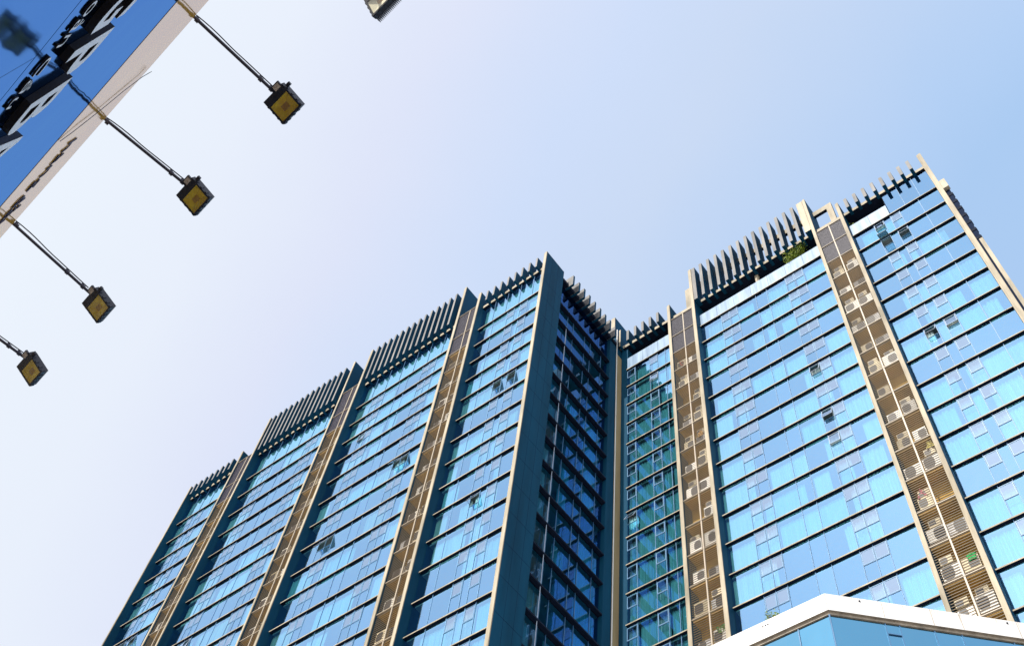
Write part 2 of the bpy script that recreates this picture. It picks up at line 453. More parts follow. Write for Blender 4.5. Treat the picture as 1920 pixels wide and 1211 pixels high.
# side face of the near wing, looking into the inner corner (plane x = const)
XS = -33.12
rest_g, rest_l = MB(), MB()
ys = [36.02, 37.7, 38.6, 40.4, 41.3, 43.0, 44.0]
for k in range(0, 30):
    z = zk(k)
    vis = seen((XS, 40, z), 10) or seen((XS, 40, z - FH), 10)
    lm = MB() if vis else rest_l
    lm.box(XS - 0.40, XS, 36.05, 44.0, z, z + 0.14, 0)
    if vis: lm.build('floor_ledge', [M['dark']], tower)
    if k == 29: break
    gm = MB() if vis else rest_g
    xg = XS - 0.36
    for a, b in zip(ys, ys[1:]):
        gm.face([(xg, a + .02, z - FH + .14), (xg, b - .02, z - FH + .14), (xg, b - .02, z - .01), (xg, a + .02, z - .01)])
    if not vis: continue
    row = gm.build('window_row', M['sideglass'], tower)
    for y in ys[1:-1]:
        fm = MB(); fm.box(xg - 0.04, xg + 0.035, y - 0.022, y + 0.022, z - FH + .14, z - .005); fm.build('mullion', M['frame'], row)
    if k > 2:
        for a, b in ((36.1, 37.6), (38.7, 40.3), (41.4, 43.9)):
            if random.random() < 0.72:
                curtain_mesh(a, b - random.uniform(0, .6), xg - 0.25, z - FH + .3, z - .28, 'y', random.uniform(0, 6)).build('curtain', random.choice(M['curt']), row)
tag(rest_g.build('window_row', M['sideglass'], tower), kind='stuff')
tag(rest_l.build('floor_ledge', [M['dark']], tower), kind='stuff')
m = MB()
for a, b in (((-33.22, 36.35), (0, 0)),):
    m.tube((a[0], a[1] + 1.0, GZ), (a[0], a[1] + 1.0, 88.0), 0.03, 8)
m.build('drain_pipe', M['framepale'], tower)

# structure behind the glass: floor slabs, back walls, roof decks
m = MB()
for k in range(-0, 30):
    z = zk(k)
    m.box(-84.9, -33.56, LF + 1.06, 45.0, z + 0.012, z + 0.13)
    m.box(-33.0, 0.15, RF + 1.06, 52.0, z + 0.012, z + 0.13)
tag(m.build('floor_slab', M['slab'], tower), kind='stuff')
m = MB()
m.box(-84.8, -37.2, 38.6, 58.0, GZ, 95.0); m.box(-37.2, -33.2, 45.1, 58.0, GZ, 95.0); m.box(-33.2, 0.10, 50.2, 60.0, GZ, 95.0)
m.box(-85.2, -84.8, LF + 1.6, 58.0, GZ, 95.2); m.box(0.10, 0.5, RF + 1.5, 60.0, GZ, 94.6)
m.build('inner_wall', M['inner'], tower)
m = MB()   # roof decks, soffits coloured dark for their shade
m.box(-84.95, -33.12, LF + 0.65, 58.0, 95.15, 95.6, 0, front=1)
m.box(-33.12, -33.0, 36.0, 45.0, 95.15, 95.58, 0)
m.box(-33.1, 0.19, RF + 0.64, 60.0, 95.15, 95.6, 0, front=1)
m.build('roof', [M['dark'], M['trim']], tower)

# top glazing of the near wing: one tall row of glass under the roof
for bay in ('L0', 'L1', 'L2', 'L3', 'R2x'):
    if bay == 'R2x': x0, x1, yf = -4.15, 0.19, RF
    else: x0, x1, yf = BAYS[bay][:3]
    yg = yf + GLZ; gm = MB(); fm = []
    n = max(3, round((x1 - x0) / 1.75)); 
    for i in range(n):
        a = x0 + (x1 - x0) * i / n; b = x0 + (x1 - x0) * (i + 1) / n
        gm.face([(a + .01, yg, TOP + .15), (b - .01, yg, TOP + .15), (b - .01, yg, 95.14), (a + .01, yg, 95.14)])
        if i: fm.append((a - .018, a + .018, yg - .03, yg + .04, TOP + .15, 95.14))
    row = gm.build('window_row', M['glass'], tower)
    for q in fm:
        mm = MB(); mm.box(*q); mm.build('mullion', M['frame'], row)
    cm = curtain_mesh(x0 + .2, x1 - .2, yg + .4, TOP + .3, 94.9, 'x', 1.0, amp=.03)
    if bay != 'R2x': cm.build('curtain', M['curt'][0], row)
gm = MB(); n = 5
for i in range(n):
    a = 36.02 + 8 * i / n; gm.face([(XS - .36, a + .01, TOP + .15), (XS - .36, a + 8 / n - .01, TOP + .15), (XS - .36, a + 8 / n - .01, 95.14), (XS - .36, a + .01, 95.14)])
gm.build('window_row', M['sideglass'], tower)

# terrace parapets (frosted glass) and posts of the recessed wing
for x0, x1 in ((-32.34, -26.98), (-23.87, -10.90), (-7.80, -4.2)):
    m = MB(); n = round((x1 - x0) / 1.8)
    for i in range(n):
        a = x0 + (x1 - x0) * i / n; b = x0 + (x1 - x0) * (i + 1) / n
        m.box(a + .012, b - .012, RF + GLZ, RF + GLZ + .03, TOP + .145, 93.05)
    m.build('terrace_parapet', M['frost'], tower)
m = MB(); m.box(-17.75, -17.4, 46.25, 46.6, TOP + .14, 95.14, 0)
m.build('terrace_post', M['trim'], tower)
m = MB(); m.box(-32.9, -4.25, 49.9, 50.15, TOP + .14, 95.14); m.box(-4.25, -4.17, 46.1, 50.0, TOP + .14, 95.13)
m.build('terrace_wall', M['dark'], tower)

# crown: upright blades that overhang the roof edge
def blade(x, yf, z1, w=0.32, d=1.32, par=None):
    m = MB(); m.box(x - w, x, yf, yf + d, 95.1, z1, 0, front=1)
    return m.build('crown_blade', [M['shade_clad'], M['blade']], tower)
step = 0.888
for i in range(14): blade(-56.75 + 0.868 * i, LF + .02, TALL, .26, .95)
for i in range(14): blade(-73.0 + 0.868 * i, LF + .02, TALL, .26, .95)
for i in range(8): blade(-84.15 + 0.90 * i, LF + .02, LOW, .26, .95)
for i in range(8): blade(-40.50 + 0.897 * i, LF + .02, LOW, .22, .95)
for i in range(13): blade(-22.60 + 0.886 * i, RF + .02, TALL, .31, 1.25)
for i in range(5): blade(-31.61 + 0.90 * i, RF + .02, LOW, .28, 1.32)
for i in range(8): blade(-6.94 + 0.905 * i, RF + .02, LOW, .30, .95)
m = MB(); m.box(-23.85, -23.45, RF + .03, RF + 1.0, 95.1, TALL, 0, front=1); m.build('crown_blade', [M['shade_clad'], M['blade']], tower)
m = MB(); m.box(-11.55, -10.92, RF + .03, RF + 1.0, 95.1, TALL, 0, front=1); m.build('crown_blade', [M['shade_clad'], M['trim']], tower)
for y in (36.84, 37.78, 38.63, 39.51, 40.43, 41.33, 42.20, 43.02, 43.95):
    m = MB(); m.box(-33.5, -32.5, y, y + .24, 95.1, LOW, 0, front=1); m.build('crown_blade', [M['shade_clad'], M['blade']], tower)
# horizontal rails tying the tall blades, and the portal frames beside them
m = MB()
m.box(-24.9, -9.2, RF + 1.28, RF + 1.6, 99.9, 100.75, 0, front=1)
m.build('crown_rail', [M['dark'], M['trim']], tower)
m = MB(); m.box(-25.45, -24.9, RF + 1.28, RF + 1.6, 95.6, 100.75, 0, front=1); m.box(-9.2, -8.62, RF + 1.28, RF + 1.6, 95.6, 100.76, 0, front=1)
m.build('crown_post', [M['shade_clad'], M['trim']], tower)
m = MB(); m.box(-76.2, -41.9, LF + 1.02, LF + 1.4, 96.9, 97.5, 0, front=1)
m.build('crown_rail', [M['shade_clad'], M['trim']], tower)

# far right return beside the last fin
m = MB(); m.box(0.60, 1.03, RF + .55, RF + 0.9, GZ, 79.0, 0); m.box(0.76, 1.04, RF + .45, RF + 0.548, GZ, 79.0, 1); m.box(0.605, 1.0, RF + .55, RF + .85, 79.0, 88.9, 0); m.box(0.60, 1.10, RF + .2, RF + .6, 88.9, 90.5, 1)
for i in range(7):
    z = 79.2 + i * 1.42
    m.box(0.60, 1.06, RF + .50, RF + .9, z, z + .35, 2)
m.build('side_return', [M['navy'], M['trim'], M['dark']], tower)

# louvred utility shafts between the bays -----------------------------------------
SHAFTS = [(-76.42, -74.05, LF, 'far left'), (-60.32, -57.98, LF, 'second'), (-44.14, -41.86, LF, 'third'), (-26.65, -24.22, RF, 'fourth'), (-10.60, -8.12, RF, 'right')]
ac_parts = None
AC_LABEL = {
    0: ('white air conditioner behind the louvres of the leftmost shaft of the tower', 'air conditioners in the leftmost louvred shaft'),
    1: ('white air conditioner behind the louvres of the second shaft from the left', 'air conditioners in the second louvred shaft'),
    2: ('white air conditioner behind the louvres of the third shaft, left of the tower corner', 'air conditioners in the third louvred shaft'),
    3: ('white air conditioner behind the brown louvres just right of the inner corner', 'air conditioners in the louvred shaft by the inner corner'),
    4: ('white air conditioner behind the brown louvres of the rightmost shaft', 'air conditioners in the rightmost louvred shaft')}
def make_ac(case, dy=0.0, fans=1):
    t = empty('air_conditioner', (0, 0, 0))
    m = MB(); m.box(-.52, .52, -.15, .17, 0.36, 1.36 + dy, 0)
    m.build('casing', [case], t)
    m = MB(); c = (-.17, -.158, .86 + dy / 2)
    def se(t, a, b):
        ct, st = math.cos(t), math.sin(t)
        return a * math.copysign(abs(ct) ** .55, ct), b * math.copysign(abs(st) ** .55, st)
    ring = []
    for i in range(20):
        e = se(2 * PI * i / 20, .31, .44); ring.append((c[0] + e[0], c[1], c[2] + e[1]))
    m.face(ring, 0)
    ring2 = [(p[0], -.151, p[2]) for p in ring]
    for i in range(20):
        j = (i + 1) % 20; m.face([ring2[i], ring2[j], ring[j], ring[i]], 0)
    m.build('fan_grille', [M['acdark']], t)
    m = MB()
    for x in (-.38, .34):
        m.box(x, x + .05, -.14, .16, 0.0, .418, 0)
    m.box(-.46, .46, -.10, .16, .20, .235, 0)
    m.build('stand', [M['acdark']], t)
    m = MB(); m.path([(.40, .05, 1.28), (.47, .10, 1.45), (.42, .30, 1.62), (.30, .62, 1.7)], .035, 6)
    m.build('hose', [M['acdark']], t)
    return t
M['accream'] = paint('ac_casing_yellowed', (0.62, 0.52, 0.34), 0.6, 0.25, 3.0, (1, 1, .3))
M['acgrey'] = paint('ac_casing_grey', (0.46, 0.45, 0.44), 0.6, 0.25, 3.0, (1, 1, .3))
protos = []
rest_s = MB()
for si, (x0, x1, yf, nm) in enumerate(SHAFTS):
    xp = {0: -74.95, 1: -58.85, 2: -42.70, 3: -25.31, 4: -9.34}[si]
    mb = MB()      # back wall of the shaft
    mb.box(x0, x1, yf + 1.25, yf + 2.2, GZ, 90.6)
    mb.build('shaft_wall', M['brown'], tower)
    mb = MB(); mb.box(x0, x1, yf + 1.75, yf + 2.2, 90.62, 94.3)
    mb.build('shaft_wall', M['dark'], tower)
    mb = MB(); mb.box(xp - .05, xp + .05, yf + .10, yf + .22, GZ, 94.0 if yf > 40 else 95.1)
    mb.build('shaft_post', M['post'], tower)
    ztop = 94.0 if yf > 40 else 95.2
    for k in range(-1, 29):
        z1 = zk(k) if k >= 0 else ztop; z0 = zk(k + 1)
        vis = seen((xp, yf, z0), 15) or seen((xp, yf, z1), 15)
        sm = MB() if vis else rest_s
        dense = k <= 0
        n = int((z1 - z0 - .2) / (0.085 if dense else 0.195))
        for i in range(n):
            z = z0 + .16 + (z1 - z0 - .2) * i / n
            for a, b in ((x0 + .02, xp - .05), (xp + .05, x1 - .02)):
                sm.box(a, b, yf + .16, yf + (.22 if dense else .185), z, z + (.04 if dense else .052), 0)
        if vis: sm.build('louvre_panel', M['slatdk'] if dense else M['slat'], tower)
        if not vis: continue
        rm = MB(); rm.box(x0, x1, yf + .08, yf + .26, z1 - .03, z1 + .02, 0); 
        rm.build('shaft_rail', M['post'], tower)
        rm = MB(); rm.box(x0 + .003, x1 - .003, yf + .30, yf + 1.24, z0 - .02, z0 + .08, 0)
        rm.build('shaft_floor', M['brown'], tower)
        if k < 1: continue
        for a, b in ((x0, xp), (xp, x1)):
            if random.random() < 0.06: continue
            if len(protos) < 4:
                root = make_ac((M['acwhite'], M['accream'], M['acwhite'], M['acgrey'])[len(protos)], (0, .12, .25, -.15)[len(protos)]); protos.append(root)
            else:
                proto = random.choice(protos); root = proto.copy(); COL.objects.link(root)
                for ch in proto.children:
                    c = ch.copy(); COL.objects.link(c); c.parent = root
            off = random.uniform(-.08, .08)
            root.location = ((a + b) / 2 + off, yf + random.uniform(.46, .60), z0 + .085)
            s = random.uniform(.85, 1.15); root.scale = (s * min(1, (b - a) / 1.12) * random.choice((1, 1, -1)), 1, s)
            tag(root, AC_LABEL[si][0], 'air conditioner', AC_LABEL[si][1])
            if si > 2 and len(protos) == 4 and random.random() < .5:
                top = protos[random.choice((0, 1, 3))].copy(); COL.objects.link(top)
                for ch in protos[1].children:
                    c = ch.copy(); COL.objects.link(c); c.parent = top
                top.location = (root.location.x + random.uniform(-.1, .1), root.location.y + .02, root.location.z + 1.30 * s)
                top.scale = (.72, 1, .55)
                tag(top, AC_LABEL[si][0], 'air conditioner', AC_LABEL[si][1])
tag(rest_s.build('louvre_panel', M['slat'], tower), kind='stuff')

# ------------------------------------------------------------------ small things on the tower
def leaf_mat(name, c1, c2):
    m, t, b = new_mat(name)
    g = t.nodes.new("ShaderNodeNewGeometry")
    mx = t.nodes.new("ShaderNodeMixRGB"); mx.inputs['Color1'].default_value = (*c1, 1); mx.inputs['Color2'].default_value = (*c2, 1)
    t.links.new(g.outputs['Random Per Island'], mx.inputs['Fac']); t.links.new(mx.outputs['Color'], b.inputs['Base Color'])
    b.inputs['Roughness'].default_value = 0.6
    return m
M['leaf'] = leaf_mat('leaves', (0.05, 0.13, 0.01), (0.34, 0.40, 0.03))
M['stem'] = paint('stem_bark', (0.10, 0.06, 0.03), 0.8)
M['pot'] = paint('clay_pot', (0.30, 0.12, 0.06), 0.8)
def bush(name, base, w, h, n, label, cat='plant', leaf=.09, pot=True):
    t = empty(name, base, label=label, cat=cat)
    bx, by, bz = base
    m = MB()
    if pot:
        m.box(bx - .2, bx + .2, by - .18, by + .18, bz, bz + .32); m.build('pot', M['pot'], t)
    m = MB()
    tips = []
    for i in range(9):
        a = random.uniform(0, 2 * PI); r = random.uniform(.15, .5) * w
        p = (bx + r * math.cos(a), by + r * .7 * math.sin(a), bz + h * random.uniform(.45, .9)); tips.append(p)
        m.path([(bx, by, bz + .2), ((bx + p[0]) / 2, (by + p[1]) / 2, bz + h * .45), p], .012, 5)
    m.build('stem', M['stem'], t)
    m = MB()
    for i in range(n):
        c = random.choice(tips)
        p = Vector((c[0] + random.gauss(0, w * .15), c[1] + random.gauss(0, w * .13), c[2] + random.gauss(0, h * .14)))
        u = Vector((random.gauss(0, 1), random.gauss(0, 1), random.gauss(0, .6))).normalized() * leaf * random.uniform(.6, 1.5)
        v = u.cross(Vector((random.gauss(0, 1), random.gauss(0, 1), random.gauss(0, 1)))).normalized() * leaf * .4
        m.face([p - u, p + v, p + u, p - v])
    m.build('foliage', M['leaf'], t)
    return t
TZ = TOP + .14
bush('potted_shrub', (-13.45, 46.35, 92.5), 2.1, 2.6, 1500, 'large bushy green shrub leaning over the roof terrace parapet beside the tall fin', leaf=.10, pot=False)
bush('potted_plant', (-19.1, 46.6, 92.3), 1.1, 1.1, 220, 'small bright green plant on the terrace parapet left of the beige post', leaf=.08, pot=False)
bush('potted_plant', (-7.45, 46.5, 92.2), .8, 2.0, 260, 'green plant at the terrace corner beside the low fin on the right', leaf=.08, pot=False)

# odds and ends kept behind the louvres
for k_, (nm, c, label, cat, p, sz) in enumerate([
    ('bucket', (0.02, 0.42, 0.10), 'bright green bucket behind the lowest visible louvres of the rightmost shaft', 'bucket', (-8.62, 45.42, 48.35), .30),
    ('laundry', (0.62, 0.20, 0.26), 'pink cloth heap behind the louvres low in the rightmost shaft, left half', 'laundry', (-10.0, 45.42, 54.9), .34),
    ('laundry', (0.70, 0.62, 0.20), 'yellow cloth hanging behind the louvres in the right half of the rightmost shaft', 'laundry', (-8.45, 45.40, 58.9), .30),
    ('laundry', (0.50, 0.12, 0.10), 'red cloth heap near the top of the shaft right of the inner corner', 'laundry', (-26.05, 45.42, 85.2), .34),
    ('laundry', (0.15, 0.25, 0.62), 'blue cloth behind the topmost louvres of the rightmost shaft', 'laundry', (-8.5, 45.42, 89.2), .36),
    ('potted_plant', (0.05, 0.16, 0.02), 'green pot plant behind louvres low in the shaft by the inner corner', 'plant', (-24.7, 45.42, 51.6), .30),
    ('laundry', (0.66, 0.40, 0.14), 'orange cloth behind louvres halfway down the shaft by the inner corner', 'laundry', (-24.8, 45.42, 73.3), .30),
]):
    m = MB(); x, y, z = p
    if cat == 'bucket':
        for i in range(14):
            a0, a1 = 2 * PI * i / 14, 2 * PI * (i + 1) / 14; r0, r1 = sz * .75, sz
            m.face([(x + r0 * math.cos(a0), y + .5 * r0 * math.sin(a0), z), (x + r0 * math.cos(a1), y + .5 * r0 * math.sin(a1), z), (x + r1 * math.cos(a1), y + .5 * r1 * math.sin(a1), z + .5), (x + r1 * math.cos(a0), y + .5 * r1 * math.sin(a0), z + .5)])
    else:
        n = 10
        for i in range(n):
            for j in range(n):
                def q(i, j):
                    u, v = i / n - .5, j / n
                    w_ = 1 - .5 * v * (1 if cat == 'laundry' else -.4)
                    return (x + 2 * sz * u * w_, y + .06 * math.sin(9 * u + 5 * v + k_) + .05 * math.sin(23 * u), z + 2.1 * sz * v + .08 * math.sin(7 * u + k_))
                m.face([q(i, j), q(i + 1, j), q(i + 1, j + 1), q(i, j + 1)])
    tag(m.build(nm, paint(nm + '_cloth_' + str(k_), c, .8, .4, 5, (1, 1, 1))), label, cat)

# ------------------------------------------------------------------ low building with white parapet (front right)
CR = Vector((-.359 * 30, .933 * 30, 0))
ta = math.radians(44.4)
tv = Vector((math.cos(ta), math.sin(ta), 0)); nv = Vector((math.sin(ta), -math.cos(ta), 0))
pod = empty('podium_building', (CR.x, CR.y, GZ), label='low building with white parapet band over blue glass at the lower right', cat='building')
ZT, ZB, ZG = 31.38, 30.54, 30.42
TL = 16.0
def TR(t, d, z): return CR + tv * t - nv * d + Vector((0, 0, z))      # d metres behind the right face
def poly_prism(m, pts, z0, z1, mi=0, bot=None):
    b = len(m.v); n = len(pts)
    m.v += [(p[0], p[1], z0) for p in pts] + [(p[0], p[1], z1) for p in pts]
    for i in range(n):
        j = (i + 1) % n; m.f.append((b + i, b + j, b + n + j, b + n + i)); m.m.append(mi)
    m.f.append(tuple(b + i for i in reversed(range(n)))); m.m.append(mi if bot is None else bot)
    m.f.append(tuple(b + n + i for i in range(n))); m.m.append(mi)
def corner_pt(d):
    # intersection of the two faces moved in by d
    # left face: y = CR.y + d ; right face: (P-CR).nv = -d
    y = CR.y + d
    x = CR.x + (-d + math.cos(ta) * d) / math.sin(ta)
    return Vector((x, y, 0))
def foot(d):
    c = corner_pt(d); e = CR + tv * TL - nv * d
    return [(-31.5, CR.y + d), (c.x, c.y), (e.x, e.y), (e.x, 43.9), (-31.5, 43.9)]
m = MB(); poly_prism(m, foot(0.0), ZB, ZT, 0, 1)
m.build('parapet', [M['white'], M['joint']], pod)
m = MB(); poly_prism(m, foot(0.10), ZG, ZB - .002, 0)
m.build('soffit_trim', M['joint'], pod)
m = MB(); poly_prism(m, foot(0.9), GZ, ZG - .01, 0)
m.build('wall', M['inner'], pod)
# panel joints, drain holes
m = MB()
for t in (2.10, 3.91, 5.0, 7.12, 9.0, 10.9):
    P = TR(t, 0, 0); q = 0.012
    a = P - tv * q; b = P + tv * q
    m.face([a + nv * .003 + Vector((0, 0, ZB + .02)), b + nv * .003 + Vector((0, 0, ZB + .02)), b + nv * .003 + Vector((0, 0, ZT - .01)), a + nv * .003 + Vector((0, 0, ZT - .01))])
for x in (CR.x - .012, CR.x - 4.1, CR.x - 8.2):
    m.face([(x - .012, CR.y - .003, ZB + .02), (x + .012, CR.y - .003, ZB + .02), (x + .012, CR.y - .003, ZT - .01), (x - .012, CR.y - .003, ZT - .01)])
m.build('panel_joint', M['joint'], pod)
m = MB()
for t in (1.28, 6.76):
    P = TR(t, 0, 31.23); m.tube(P - nv * .05, P + nv * .03, .035, 10)
for x in (-13.44, -13.33, -13.22):
    m.tube((x, CR.y + .05, 31.135), (x, CR.y - .02, 31.135), .028, 10)
m.build('drain_hole', M['dark'], pod)
m = MB()
for i in range(26):
    t = random.uniform(.3, 9); w_ = random.uniform(.01, .035); h_ = random.uniform(.15, .6)
    if i % 3 == 0: t = random.choice((2.10, 3.91, 5.0, 7.12)) + random.uniform(-.06, .06)
    a = TR(t, 0, 0) + nv * .004; b = TR(t + w_, 0, 0) + nv * .004; c = TR(t + w_ * .6, 0, 0) + nv * .004
    zt_ = ZT - .01 if i % 2 else ZT - random.uniform(.02, .1)
    m.face([c + Vector((0, 0, zt_ - h_)), b + Vector((0, 0, zt_)), a + Vector((0, 0, zt_))])
M['stain'] = paint('rain_stain', (0.58, 0.52, 0.44), 0.8, 0.15, 3, (1, 1, 1))
m.build('rain_stain', M['stain'], pod)
# glass of the two faces, mullions
mull_t = [0.0, 2.10, 2.63, 3.91, 4.91, 6.81, 8.7, 10.6, 12.5, 14.4, TL]
gm = MB(); fm = MB(); zs = [ZG - .01 - 3.6 * i for i in range(10) if ZG - 3.6 * i > GZ] + [GZ]
D = 0.16; c0 = corner_pt(D); e0 = CR - nv * D
def RP(t, z, d=D): return CR + tv * t - nv * d + Vector((0, 0, z))
for t0, t1 in zip(mull_t, mull_t[1:]):
    a0 = t0 if t0 > 0 else (c0 - e0).dot(tv)
    for za, zb in zip(zs, zs[1:]):
        gm.face([RP(a0 + .02, zb), RP(t1 - .02, zb), RP(t1 - .02, za), RP(a0 + .02, za)])
for t in mull_t[1:]:
    for q in (0,):
        A = [RP(t - .02, GZ, D + .03), RP(t + .02, GZ, D + .03), RP(t + .02, GZ, D - .03), RP(t - .02, GZ, D - .03)]
        poly_prism(fm, [(p.x, p.y) for p in reversed(A)], GZ, ZG - .012)
A = [RP(2.13, 0, D - .05), RP(2.60, 0, D - .05), RP(2.60, 0, D + .03), RP(2.13, 0, D + .03)]
poly_prism(fm, [(p.x, p.y) for p in A], 29.88, 29.93)
xl = [c0.x, -12.12, -14.0, -15.9, -17.8, -19.7, -21.6, -23.5, -25.4, -27.3, -29.2, -31.4]
for xa, xb in zip(xl, xl[1:]):
    for za, zb in zip(zs, zs[1:]):
        gm.face([(xb + .02, CR.y + D, zb), (xa - .02, CR.y + D, zb), (xa - .02, CR.y + D, za), (xb + .02, CR.y + D, za)])
for x in xl[1:]:
    fm.box(x - .02, x + .02, CR.y + D - .03, CR.y + D + .03, GZ, ZG - .012)
cc = corner_pt(D - .05)
fm.tube((cc.x, cc.y + .02, GZ), (cc.x, cc.y + .02, ZG - .013), .035, 8)
gw = gm.build('curtain_wall_glass', M['pod_glass'], pod)
fm.build('window_frame', M['frame'], pod)
bush('potted_plant', (-13.15, CR.y + .35, ZT - .05), .55, .65, 200, 'small green plant growing on top of the white parapet at the bottom of the photo', leaf=.05, pot=False)

# ------------------------------------------------------------------ signboard across the street (upper left)
sa_ = math.radians(174.1)
H_ = Vector((math.cos(sa_), math.sin(sa_), 0)); NN = Vector((math.sin(sa_), -math.cos(sa_), 0))
if NN.y < 0: NN = -NN
DS = -1.205
def W(u, n, z): return H_ * u + NN * n + Vector((0, 0, z))
def T_(u, n, z): return W(u, n, z)
def panel_mat(name, col, rough=0.10, spec=0.5, var=0.1):
    m = paint(name, col, rough, var, 1.3, (1, 1, 1), spec=spec)
    return m
M['signblue'] = gloss_panel('blue_sign_panel', (0.003, 0.060, 0.25), (0.105, 0.27, 0.60), 1.5, 0.07)
M['signcream'] = gloss_panel('golden_sign_panel', (1.0, 0.52, 0.05), (0.98, 0.90, 0.88), 0.56, 0.10, False)
sign = empty('signboard', tuple(W(6, DS, 3.0)), label='large blue shop signboard with cream top band and raised white letters', cat='signboard')
m = MB(); m.box(-8, 24, DS - .30, DS - .02, 3.0, 12.98, T=T_)
m.build('back_frame', M['dark'], sign)
m = MB()
for i in range(-8, 24, 3):
    x0, x1 = i + .14, i + 3.14
    m.box(x0 + .004, x1 - .004, DS - .018, DS, 3.0, 6.823, T=T_)
    m.box(x0 + .004, x1 - .004, DS - .018, DS, 6.84, 10.70, T=T_) if False else None
m.box(-8, 24, DS - .018, DS, 6.84, 10.70, T=T_)
m.build('blue_panel', M['signblue'], sign)
m = MB(); m.box(-8, 24, DS - .018, DS + .004, 10.705, 13.0, T=T_)
m.build('cream_band', M['signcream'], sign)

def text_mesh(txt, size, depth, bold=0.0, width=1.0, shear=0.0):
    cu = bpy.data.curves.new('t', 'FONT'); cu.body = txt; cu.size = 1.0; cu.extrude = depth / 2 / size; cu.offset = bold; cu.shear = shear
    cu.resolution_u = 4
    ob = bpy.data.objects.new('t', cu); COL.objects.link(ob)
    dg = bpy.context.evaluated_depsgraph_get()
    me = ob.evaluated_get(dg).to_mesh()
    vs = [v.co.copy() for v in me.vertices]; fs = [tuple(p.vertices) for p in me.polygons]; ns = [p.normal.copy() for p in me.polygons]
    ob.evaluated_get(dg).to_mesh_clear()
    bpy.data.objects.remove(ob); bpy.data.curves.remove(cu)
    return vs, fs, ns
def place_text(txt, u0, u1, z0, z1, n0, depth, name, mats, bold=0.0, shear=0.0, cap=True, size_only=None):
    vs, fs, ns = text_mesh(txt, 1.0, 0.1, bold, shear=shear)
    xa = min(v.x for v in vs); xb = max(v.x for v in vs); ya = min(v.y for v in vs); yb = max(v.y for v in vs)
    m = MB()
    for v in vs:
        u = u0 + (v.x - xa) / (xb - xa) * (u1 - u0); z = z0 + (v.y - ya) / (yb - ya) * (z1 - z0)
        n = n0 + (0.5 + v.z / 0.1) * depth
        m.v.append(tuple(W(u, n, z)))
    for f, nn in zip(fs, ns):
        m.f.append(f); m.m.append(0 if nn.z > 0.7 else 1)
    return m.build(name, mats, sign)
for ch, u0, u1 in (('G', 3.64, 4.13), ('P', 4.28, 4.73), ('B', 4.87, 5.31), ('A', 5.38, 5.92), ('N', 6.02, 6.48), ('K', 6.62, 7.08)):
    place_text(ch, u0, u1, 7.50, 8.20, DS + .002, .06, 'raised_letter', [M['letter'], M['letterside']], bold=0.02)
for wd, a, b in (('Toàn', 3.50, 4.16), ('Cầu', 4.26, 4.82)):
    place_text(wd, a, b, 7.10, 7.29, DS + .002, .015, 'small_lettering', [M['letter'], M['letterside']], bold=-0.004, shear=.2)
for wd, a, b, c in (('hàng', 7.62, 8.56, 11.92), ('dầu', 8.66, 9.36, 12.08), ('khí', 9.46, 10.1, 12.0)):
    place_text(wd, a, b, 11.55, c, DS + .006, .012, 'band_lettering', [M['ink'], M['ink']], bold=-0.015, shear=.15)

shop = empty('shop_building', tuple(W(6, DS - 4, GZ)), label='flat roofed building behind the blue signboard', cat='building')
m = MB(); m.box(-8.2, 24.2, DS - 9, DS - .32, GZ, 12.6, T=T_); m.build('wall', M['inner'], shop)
m = MB(); m.box(-8.4, 24.4, DS - 9.2, DS - .33, 12.61, 12.8, T=T_); m.build('roof', M['slab'], shop)

# loose cables in front of the cream band
def cable(pts, label):
    m = MB(); m.path([W(*p) for p in pts], .004, 6)
    tag(m.build('cable', M['black']), label, 'cable')
cable([(6.90, DS + .05, 13.0), (6.93, DS + .03, 12.78), (6.99, DS + .02, 12.33), (7.08, DS + .02, 11.81), (7.12, DS + .02, 11.09), (7.13, DS + .015, 10.8)], 'thin dark cable hanging across the cream band beside the second lamp arm')

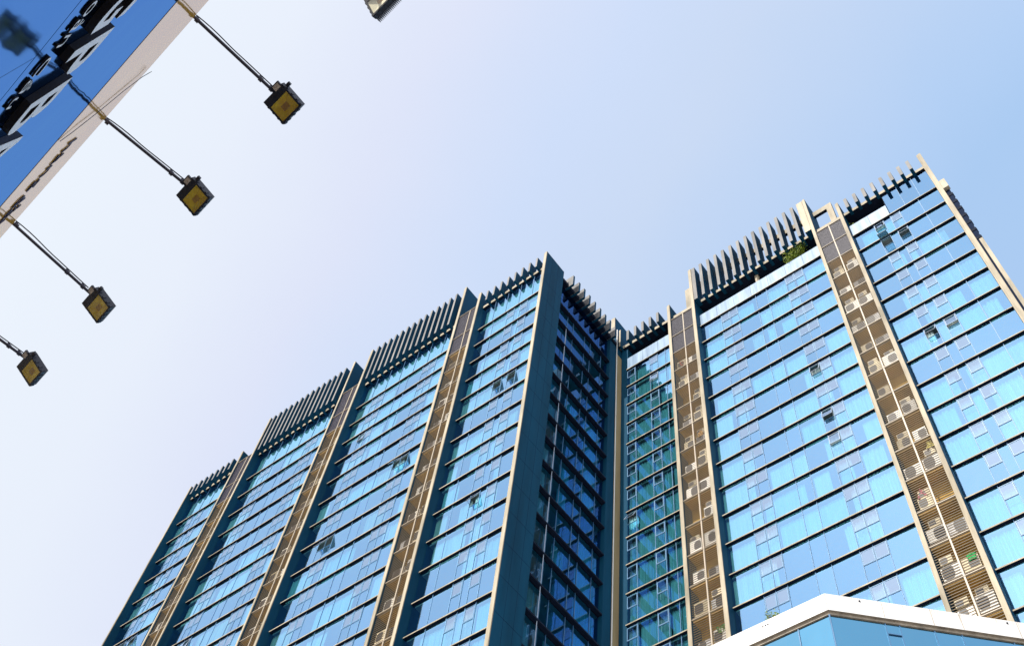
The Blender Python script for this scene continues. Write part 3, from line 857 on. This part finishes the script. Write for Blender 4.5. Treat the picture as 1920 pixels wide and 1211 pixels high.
# floodlights on arms ----------------------------------------------------------------
M['lampgold'] = paint('led_reflector_gold', (0.95, 0.62, 0.02), 0.5, 0.15, 9, (1, 1, 1), metal=0.0, col2=(1.0, 0.72, 0.04))
M['lampglass'] = glass('lamp_glass', (0.96, 0.93, 0.80), (0.02, 0.02, 0.02), vary=0.0, wav=0.0, edge=0.08)
M['arm'] = paint('galvanised_pipe', (0.055, 0.05, 0.07), 0.35, 0.2, 6, (1, 1, 1), metal=0.3)
M['chip'] = paint('led_chip', (0.55, 0.32, 0.05), 0.5, 0.1, 9, (1, 1, 1))
M['lampwhite'] = paint('led_reflector_sunlit', (1.0, 0.99, 0.96), 0.5, 0.01, 9, (1, 1, 1))  # whitened copy of the gold reflector, sun glare put into its colour
def make_lamp(u_base, u_head, label, tilt=0.0, roll=0.0, white=False, near=0.09, pitch=0.0):
    """floodlight with pipe arm; local metres along the sign (u), outward (n), up (z)"""
    ZA = 13.04
    root = empty('floodlight', tuple(W(u_base, DS, ZA)), label=label, cat='floodlight', group='floodlights along the top of the signboard')
    n_end = 0.10
    m = MB()
    m.tube(W(u_base, DS - .25, ZA), W(u_head, n_end + .06, ZA), .021, 12)
    for f in (.02, .93, .70 + .1 * (u_base % 1)):
        p = W(u_base + (u_head - u_base) * f, DS + (n_end - DS) * f, ZA); q = W(u_base + (u_head - u_base) * f + .002, DS + (n_end - DS) * f + .05, ZA)
        m.tube(p, q, .032, 10); m.box(-.012, .012, -.02, .02, 0, .06, T=lambda a, b, c: p + H_ * a + NN * b + Vector((0, 0, c)))
    m.build('arm', M['arm'], root)
    m = MB(); pts = []
    for i in range(13):
        f = i / 12; sag = .012 * math.sin(PI * f * 2.2) * (1 - f)
        pts.append(W(u_base + (u_head - u_base) * f - .026 - abs(sag), DS + (n_end - DS) * f, ZA + .035 + sag))
    m.path(pts, .008, 6); m.build('cable', M['black'], root)
    hc = W(u_head, near + .183 * math.cos(tilt), ZA - .03 + .183 * math.sin(tilt))
    ct, st = math.cos(tilt), math.sin(tilt); cr_, sr = math.cos(roll), math.sin(roll)
    cp, sp = math.cos(pitch), math.sin(pitch)
    def TH(a, b, c):
        a, b = a * cp - b * sp, a * sp + b * cp
        b, c = b * ct - c * st, b * st + c * ct
        a, c = a * cr_ + c * sr, -a * sr + c * cr_
        return hc + H_ * a + NN * b + Vector((0, 0, c))
    s = .183
    m = MB()
    # casing: shell with a rim standing proud of the glass
    m.box(-s, s, -s, s, .0, .045, T=TH)
    m.box(-s, s, -s, -s + .105, -.030, -.001, T=TH)                # driver cover nearest the arm
    m.box(-s, s, s - .025, s, -.030, -.001, T=TH)
    m.box(-s, -s + .025, -s + .105, s - .025, -.030, -.001, T=TH); m.box(s - .025, s, -s + .105, s - .025, -.030, -.001, T=TH)
    for q in (-.11, -.02, .07, .14):
        for e in (-s - .010, s):
            m.box(e, e + .010, q, q + .03, -.022, .04, T=TH)
        m.box(q, q + .03, s, s + .010, -.022, .04, T=TH)
    m.build('housing', M['black'], root)
    m = MB()
    for i in range(17):
        a = -s + .008 + i * (2 * s - .016) / 16
        m.box(a - .003, a + .003, -s + .03, s + (.022 if white else -.006), .046, .10, T=TH)
    m.build('heat_sink', M['black'], root)
    # reflector dish, chip and glass
    a0, a1, b0, b1 = -s + .026, s - .026, -s + .107, s - .027
    m = MB(); ci = .055; cb = (b0 + b1) / 2
    o_ = [(a0, b0), (a1, b0), (a1, b1), (a0, b1)]; i_ = [(-ci, cb - ci * .7), (ci, cb - ci * .7), (ci, cb + ci * .7), (-ci, cb + ci * .7)]
    for q in range(4):
        r = (q + 1) % 4
        m.face([TH(*o_[q], -.022), TH(*o_[r], -.022), TH(*i_[r], -.002), TH(*i_[q], -.002)], 0)
    m.face([TH(*p, -.002) for p in i_], 1)
    m.build('reflector', [M['lampwhite'] if white else M['lampgold'], M['chip']], root)
    m = MB(); m.face([TH(a0, b0, -.025), TH(a0, b1, -.025), TH(a1, b1, -.025), TH(a1, b0, -.025)])
    m.build('glass', M['lampglass'], root)
    # bracket: stub plate with a sticker and a side knob
    m = MB(); m.box(-.16, -.03, -s - .06, -s + .05, -.034, -.002, T=TH); m.build('bracket', M['black'], root)
    m = MB(); m.box(-.145, -.05, -s - .045, -s + .02, -.037, -.0345, T=TH); m.build('sticker', M['label'], root)
    m = MB(); m.box(-s - .075, -s - .012, -s + .04, -s + .085, -.015, .02, T=TH); m.build('knob', M['black'], root)
    return root
make_lamp(11.95, 11.87, 'lowest floodlight at the left edge of the photo, on a short visible arm', tilt=-.48, roll=-.04, near=.14, pitch=.04)
make_lamp(10.11, 10.20, 'floodlight on the arm above the dark lettering, second from the lower left', tilt=-.42, roll=-.04, near=.18, pitch=.05)
make_lamp(7.91, 7.82, 'floodlight in the middle of the row, on the arm beside the hanging cable', tilt=-.32, near=.09, pitch=.03)
make_lamp(5.97, 5.95, 'floodlight with clear square reflector on the longest visible arm near the top', tilt=-.22, near=.08)
make_lamp(4.15, 4.04, 'floodlight cut by the top edge of the photo with bright white face', tilt=-.95, roll=.1, white=True, near=.10)
bpy.context.view_layer.update()
